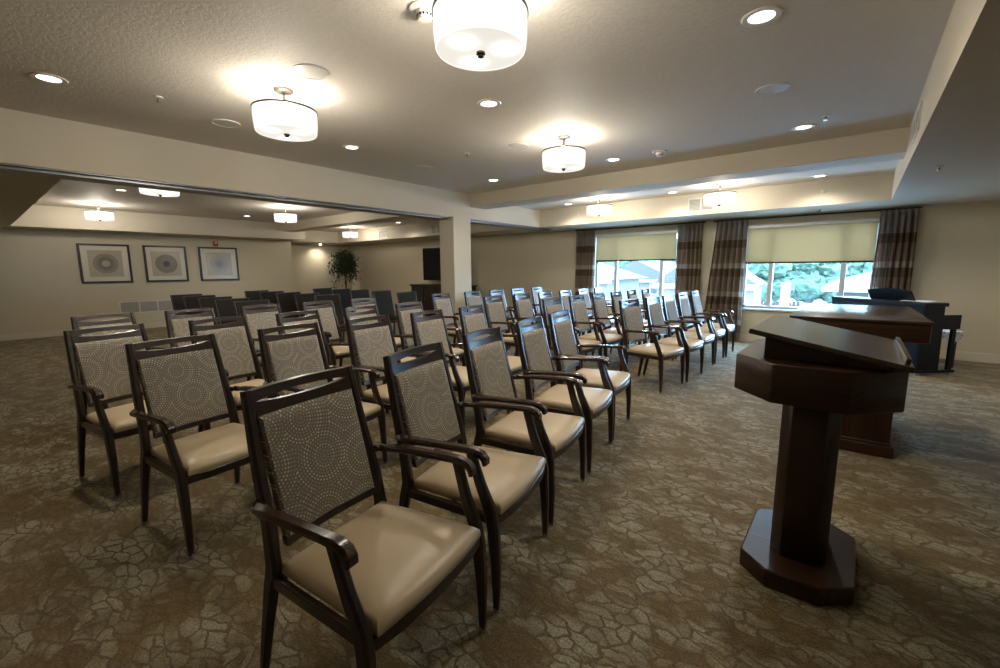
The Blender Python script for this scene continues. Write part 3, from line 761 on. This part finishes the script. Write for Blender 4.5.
# ------------------------------------------------------------------ ceiling fittings
def spotlight(loc, power, parent, name='lamp_bulb', ang=110, blend=.8, size=.05):
    l = bpy.data.lights.new(name, 'SPOT'); l.energy = power; l.color = LW; l.spot_size = R(ang); l.spot_blend = blend; l.shadow_soft_size = size
    o = bpy.data.objects.new(name, l); COL.objects.link(o); o.parent = parent; o.location = loc; return o
PEND_UP, CAN_W = 140.0, 60.0
def make_pendant(zc, drop=.0):
    # origin at the ceiling
    e = empty('pendant_lamp')
    MB().lathe([(.0, 0), (.066, 0), (.066, -.012), (.055, -.022), (.0, -.022)], 28).build('canopy', M['nickel'], e)
    MB().lathe([(.0, -.02), (.011, -.02), (.011, -.07), (.016, -.075), (.016, -.085), (.010, -.09), (.010, -.15), (.0, -.15)], 14).build('stem', M['nickel'], e)
    zt, zb = -.148 - drop, -.300 - drop
    n = MB(); n.lathe([(.214, zt - .002), (.220, zt - .002), (.220, zt + .008), (.214, zt + .008), (.214, zt - .002)], 40, cap=False)
    for k in range(3):
        a = k * 2 * PI / 3; n.box((0, -.006, -.003), (.215, .006, .003), 0, Matrix.Translation((0, 0, zt + .003)) @ Matrix.Rotation(a, 4, 'Z'))
    n.build('top_ring', M['dark_metal'], e)
    MB().lathe([(.209, zt), (.215, zt), (.213, zt - .09), (.207, zb + .006), (.203, zb), (.200, zb + .004), (.205, zt - .09), (.209, zt)], 48, cap=False).build('glass_shade', M['lamp'], e, smooth=60)
    MB().lathe([(.0, zb - .004), (.12, zb - .002), (.202, zb + .003), (.202, zb + .007), (.0, zb + .004)], 48).build('diffuser', M['lamp_b'], e, smooth=60)
    MB().lathe([(.0, zb), (.020, zb - .003), (.021, zb - .012), (.013, zb - .016), (.014, zb - .024), (.0, zb - .028)], 18).build('finial', M['dark_metal'], e)
    MB().lathe([(.012, zt - .012), (.10, zt - .012), (.205, zt - .012), (.205, zt - .008), (.10, zt - .008), (.012, zt - .008), (.012, zt - .012)], 40, cap=False).build('added_top_disc', M['lamp_t'], e, smooth=0)  # unseen opal disc added to weaken the bulb's bright spot on the ceiling
    l = bpy.data.lights.new('lamp_bulb', 'POINT'); l.energy = PEND_UP; l.color = LW; l.shadow_soft_size = .07
    o = bpy.data.objects.new('lamp_bulb', l); COL.objects.link(o); o.parent = e; o.location = (0, 0, zb + .075)
    return e
pend = make_pendant(ZC)
plist = [(-1.44, 1.64, ZC, 'round glass ceiling lamp at the top of the view, largest and nearest'),
 (-3.34, 1.64, ZC, 'round glass ceiling lamp to the left of the nearest, above the near chairs'),
 (-2.385, 3.95, ZC, 'round glass ceiling lamp in the middle of the main ceiling before the beam'),
 (-1.70, 7.25, ZC2, 'round glass ceiling lamp in the window bay, beside the double vent'),
 (-3.62, 7.20, ZC2, 'round glass ceiling lamp in the window bay, above the left window'),
 (-7.15, 1.78, ZC, 'glass lamp of the far room half hidden by the header track'),
 (-11.47, 1.85, ZC, 'glass lamp hanging in the far room above the leftmost picture'),
 (-9.28, 4.40, ZC, 'glass lamp hanging in the far room right of the pictures'),
 (-11.45, 7.25, ZC2, 'glass lamp hanging in the far room before the potted tree')]
for i, (x, y, z, lab) in enumerate(plist):
    o = pend if i == 0 else copy_tree(pend); o.location = (x, y, z); tag(o, lab, 'ceiling lamp', 'drum ceiling lamps')

def make_can():
    e = empty('downlight')
    MB().lathe([(.060, -.001), (.064, -.006), (.090, -.008), (.096, -.002), (.096, 0), (.060, 0)], 32, cap=False).build('trim_ring', M['white'], e)
    MB().lathe([(.0, -.004), (.045, -.004), (.062, -.002), (.062, -.0005), (.0, -.0005)], 28).build('lens', M['can'], e)
    spotlight((0, 0, -.03), CAN_W, e, ang=150, blend=.9, size=.06)
    return e
can = make_can()
clist = [(-4.34, .54, ZC, 'round recessed ceiling light at the far left of the main room'),
 (-.51, 2.80, ZC, 'round recessed ceiling light at upper right, nearest the right soffit'),
 (-2.38, 2.80, ZC, 'round recessed ceiling light just below the nearest glass lamp'),
 (-4.30, 2.80, ZC, 'round recessed ceiling light near the header right of the left glass lamp'),
 (-4.29, 5.13, ZC, 'round recessed ceiling light near the corner of header and beam'),
 (-2.41, 5.14, ZC, 'round recessed ceiling light before the beam, right of the central glass lamp'),
 (-.52, 5.15, ZC, 'round recessed ceiling light before the beam at the right'),
 (-4.45, 7.72, ZC2, 'recessed light of the window bay, leftmost of its three'),
 (-2.49, 7.72, ZC2, 'recessed light of the window bay between its two glass lamps'),
 (-.53, 7.72, ZC2, 'recessed light of the window bay, rightmost of its three'),
 (-9.27, 1.80, ZC, 'recessed light of the far room left of the half hidden lamp'),
 (-11.45, 4.51, ZC, 'recessed light of the far room above the rightmost picture'),
 (-9.50, 7.45, ZC2, 'recessed light of the far room between its two double vents'),
 (1.95, 7.3, ZS, 'added fill light out of view under the right soffit, brightening the piano end'),  # extra lamp added outside the view to brighten the right end
 (-14.05, 7.75, ZS, 'small recessed light in the far corner beside the potted tree')]
for i, (x, y, z, lab) in enumerate(clist):
    o = can if i == 0 else copy_tree(can); o.location = (x, y, z)
    if z == ZS and x < 0: MB().lathe([(.0, -.052), (.022, -.048), (.036, -.034), (.040, -.012), (.036, -.004), (.0, -.004)], 20).build('bulb', M['can'], o)
    if 'bay' in lab: o.location.y = 7.56
    tag(o, lab, 'ceiling light', 'recessed downlights')

def make_speaker():
    e = empty('ceiling_speaker')
    MB().lathe([(.098, -.001), (.104, -.008), (.112, -.006), (.114, 0), (.098, 0)], 32, cap=False).build('rim', M['white'], e)
    MB().lathe([(.0, -.006), (.07, -.0065), (.100, -.004), (.100, 0), (.0, 0)], 32).build('speaker_grille', M['slat'], e)
    return e
spk = make_speaker()
for i, (x, y, lab) in enumerate([(-2.91, 1.62, 'round white ceiling speaker between the two nearest glass lamps'), (-.61, 3.93, 'round white ceiling speaker near the right soffit'), (-4.45, 1.65, 'round white ceiling speaker left of the left glass lamp'), (-2.93, 3.92, 'round white ceiling speaker left of the central glass lamp'), (-4.44, 3.93, 'round white ceiling speaker near the header above the column')]):
    o = spk if i == 0 else copy_tree(spk); o.location = (x, y, ZC); tag(o, lab, 'speaker', 'ceiling speakers')
def make_sprinkler():
    e = empty('sprinkler')
    MB().lathe([(.0, 0), (.032, 0), (.030, -.006), (.012, -.010), (.0, -.010)], 18).build('escutcheon', M['white'], e)
    MB().lathe([(.0, -.008), (.008, -.010), (.007, -.035), (.0, -.035)], 10).lathe([(.0, -.036), (.018, -.036), (.018, -.039), (.0, -.039)], 14).box((-.013, -.002, -.037), (-.010, .002, -.012)).box((.010, -.002, -.037), (.013, .002, -.012)).build('sprinkler_head', M['nickel'], e)
    return e
spr = make_sprinkler()
for i, (x, y, z, lab) in enumerate([(-4.18, 1.10, ZC, 'small fire sprinkler near the left recessed light'), (-3.54, 3.77, ZC, 'small fire sprinkler above the column, left of the central glass lamp'), (-.34, 4.90, ZC, 'small fire sprinkler by the recessed light at the beam'), (.47, 5.59, ZS, 'small fire sprinkler under the right soffit'), (-.55, 8.45, ZS, 'small fire sprinkler under the window soffit above the right window'), (-10.2, 4.6, ZC, 'small fire sprinkler on the far room ceiling')]):
    o = spr if i == 0 else copy_tree(spr); o.location = (x, y, z); tag(o, lab, 'sprinkler', 'fire sprinklers')
def smoke(x, y, lab):
    e = empty('smoke_detector', (x, y, ZC)); tag(e, lab, 'smoke detector', 'smoke detectors')
    MB().lathe([(.0, 0), (.078, 0), (.078, -.009), (.062, -.015), (.0, -.014)], 28).build('mounting_plate', M['white'], e)
    MB().lathe([(.0, -.012), (.044, -.012), (.044, -.030), (.038, -.042), (.034, -.052), (.0, -.054)], 28).build('sensor_head', M['white'], e)
    s = MB()
    for k in range(14):
        a = 2 * PI * k / 14; s.box((.038, -.005, -.044), (.0425, .005, -.034), 0, Matrix.Rotation(a, 4, 'Z'))
    s.build('sensor_slots', M['frame_black'], e, smooth=0)
smoke(-1.80, 1.63, 'round white smoke detector beside the nearest glass lamp')
smoke(-1.86, 5.14, 'round smoke detector right of the recessed light before the beam')
for x, lab in ((-4.45, 'small round white sensor on the soffit face left of the left window'), (-.50, 'small round white sensor on the soffit face above the right window')):
    e = empty('wall_sensor', (x, Y2, 2.42), 0); tag(e, lab, 'sensor', 'soffit sensors')
    b = MB().lathe([(.0, 0), (.030, 0), (.026, .008), (.010, .012), (.009, .03), (.0, .03)], 20).build('sensor_body', M['white'], e); b.rotation_euler = (R(90), 0, 0)
sw = MB().box((-.06, -.006, -.035), (.06, 0, .035), .003)
# ------------------------------------------------------------------ outdoors
GZ = -1.7
g = MB().box((-40, YW + .15, GZ - .2), (30, 70, GZ)).build('ground', M['bounce_ground'], smooth=0); g['kind'] = 'structure'
def house(name, x0, x1, y0, y1, h, ridge, label, wallm, along='x', over=.35, wins=()):
    e = empty(name, ((x0 + x1) / 2, y0, GZ)); tag(e, label, 'house', 'houses outside the windows')
    w, d = (x1 - x0) / 2, y1 - y0
    MB().box((-w, 0, 0), (w, d, h)).build('walls', wallm, e, smooth=0)
    r = MB(); bm = r.bm
    if along == 'x':
        P = [(-w - over, -over, h - .05), (w + over, -over, h - .05), (w + over, d + over, h - .05), (-w - over, d + over, h - .05), (-w - over + d * .5, d / 2, ridge), (w + over - d * .5, d / 2, ridge)]
        F = [(0, 1, 5, 4), (2, 3, 4, 5), (0, 4, 3), (1, 2, 5), (3, 2, 1, 0)]
    else:
        P = [(-w - over, -over, h - .05), (w + over, -over, h - .05), (w + over, d + over, h - .05), (-w - over, d + over, h - .05), (0, -over, ridge), (0, d + over, ridge)]
        F = [(0, 1, 4), (2, 3, 5), (1, 2, 5, 4), (3, 0, 4, 5), (3, 2, 1, 0)]
    V = [bm.verts.new(p) for p in P]
    for f in F: bm.faces.new([V[i] for i in f])
    r.build('roof', M['roof_o'], e, smooth=0)
    MB().box((-w - over, -over - .04, h - .22), (w + over, -over, h - .03)).build('fascia', M['trimw'], e, smooth=0)
    for (a, b_, c_, d_) in wins:
        f = MB().box((a, -.05, c_), (b_, .0, d_)).build('window', M['trimw'], e, smooth=0)
        MB().box((a + .08, -.06, c_ + .08), (b_ - .08, -.05, d_ - .08)).build('pane', M['dark_win'], f, smooth=0)
house('house', -14.0, -9.5, 20, 24, 2.55, 3.4, 'pale house with hipped roof seen at the left of the left window', M['stucco'], 'x', .4, ((.1, .9, .9, 2.0),))
house('house', -14.4, -9.6, 30, 36, 2.3, 3.6, 'white gabled house seen through the middle of the left window', M['stucco'], 'y', .4, ((-1.2, -.6, 1.2, 2.2), (.9, 1.5, 1.2, 2.2)))
house('house', -6.0, -2.72, 17.0, 18.6, 2.5, 3.7, 'pale shed with pitched roof seen through the right edge of the left window', M['stucco'], 'y', .15, ((.35, .75, .9, 2.2), (.95, 1.25, .9, 2.2)))
house('house', -.6, 9.0, 22, 30, 2.3, 3.6, 'pale brick house with low roof seen at the right of the right window', M['brickw'], 'x', .5, ((3.0, 4.0, .9, 1.8),))
fe = empty('fence', (-.9, 24.0, GZ)); tag(fe, 'weathered wooden board fence seen through the right window', 'fence')
f = MB()
for i in range(28): f.box((-4.4 + i * .16, 0, .02), (-4.4 + i * .16 + .145, .03, 1.45 + .03 * math.sin(i * 1.7)))
f.build('boards', M['fence'], fe, smooth=0)
MB().box((-4.4, .03, .4), (.06, .07, .5)).box((-4.4, .03, 1.2), (.06, .07, 1.3)).build('rails', M['fence'], fe, smooth=0)
o = MB().box((-.12, -.12, 0), (.12, .12, 2.45), .01).box((-.14, -.14, 2.45), (.14, .14, 2.53), .01).build('gate_post', M['trimw'], None, loc=(-1.86, 17.5, GZ)); tag(o, 'tall white post standing before the outdoor fence', 'post')
def tree(x, y, h, r, seed, label, tex=1.0):
    rn = random.Random(seed); e = empty('garden_tree', (x, y, GZ)); tag(e, label, 'tree', 'trees outside the windows')
    MB().tube([(0, 0, 0), (.1, 0, h * .4), (0, .1, h * .7)], [.16, .12, .06], 8).build('trunk', M['trunk'], e)
    bm = bmesh.new()
    for i in range(20):
        a = rn.uniform(0, 2 * PI); q = rn.random() ** .5
        c = Vector((math.cos(a) * r * q * .75, math.sin(a) * r * q * .75, h * rn.uniform(.28, .85)))
        s = r * rn.uniform(.32, .5)
        res = bmesh.ops.create_icosphere(bm, subdivisions=3, radius=s)
        for v in res['verts']:
            d = v.co.normalized(); v.co = c + v.co * (1 + rn.uniform(-.16, .20)); v.co.z = c.z + (v.co.z - c.z) * .85
    for fc in list(bm.faces):
        if rn.random() < .30:
            c0 = fc.calc_center_median(); q = Matrix.Translation(c0 + fc.normal * rn.uniform(0, .14)) @ Matrix.Rotation(rn.uniform(0, 6.28), 4, 'Z') @ Matrix.Rotation(rn.uniform(0, 3.1), 4, 'X'); z = rn.uniform(.07, .15)
            bm.faces.new([bm.verts.new(q @ Vector(p)) for p in ((-z, 0, 0), (0, -z * .6, 0), (z, 0, 0), (0, z * .6, 0))])
    mb = MB(); mb.bm.free(); mb.bm = bm; mb.build('crown', M['tree'], e, smooth=0)
for i, t in enumerate([(-4.5, 28.5, 4.2, 1.7, 1), (-2.4, 33.5, 4.6, 1.8, 2), (-7.2, 35.5, 4.6, 1.7, 3), (1.5, 40, 5.4, 2.4, 4), (-5.0, 41, 5.4, 2.4, 5), (-20.5, 45, 5.8, 2.6, 6), (-26.8, 45, 5.8, 2.6, 7), (-14.6, 45, 5.8, 2.6, 8), (-1.8, 50, 6.4, 2.7, 9), (-18.0, 56, 6.8, 2.9, 11), (-24.8, 56, 6.8, 2.9, 12), (-8.6, 50, 6.4, 2.6, 13), (-31, 55, 6.8, 2.8, 14)]):
    where = ['behind the white post', 'right of the white post above the fence', 'at the left of the right window', 'above the brick house roof', 'behind the fence trees', 'behind the white gabled house', 'left of the white gabled house', 'at the far left of the left window', 'at the right edge of the left window', 'far behind the white gable', 'far off at the left window edge', 'far behind at the left edge of the right window', 'farthest off at the left'][i]
    tree(*t, label='bright green garden tree outside, ' + where)

# ------------------------------------------------------------------ world, camera, view
w = bpy.data.worlds.new('overcast_sky'); sc.world = w; w.use_nodes = True
bg = w.node_tree.nodes['Background']; bg.inputs[0].default_value = (.37, .64, 1.0, 1); bg.inputs[1].default_value = 46.0

cam = bpy.data.cameras.new('camera'); co = bpy.data.objects.new('camera', cam); COL.objects.link(co); sc.camera = co
f_, yaw, pit, rol = 436.512, .684404555, -.148434722, -.00742373902
F = Vector((-math.sin(yaw) * math.cos(pit), math.cos(yaw) * math.cos(pit), math.sin(pit)))
Rt = Vector((math.cos(yaw), math.sin(yaw), 0)); U = Rt.cross(F)
R2 = Rt * math.cos(rol) + U * math.sin(rol); U2 = -Rt * math.sin(rol) + U * math.cos(rol)
co.matrix_world = Matrix(((R2.x, U2.x, -F.x, 0), (R2.y, U2.y, -F.y, 0), (R2.z, U2.z, -F.z, 1.36), (0, 0, 0, 1)))
cam.sensor_fit = 'HORIZONTAL'; cam.sensor_width = 36; cam.lens = f_ * 36 / 1000; cam.clip_start = .05; cam.clip_end = 200
vs = sc.view_settings; vs.view_transform = 'Standard'; vs.look = 'None'; vs.exposure = .22; vs.gamma = 1; vs.use_curve_mapping = False
sc.cycles.use_denoising = True
sc.cycles.max_bounces = 8; sc.cycles.diffuse_bounces = 5; sc.cycles.transparent_max_bounces = 8
sc.cycles.sample_clamp_indirect = 6
sc.cycles.caustics_reflective = False; sc.cycles.caustics_refractive = False
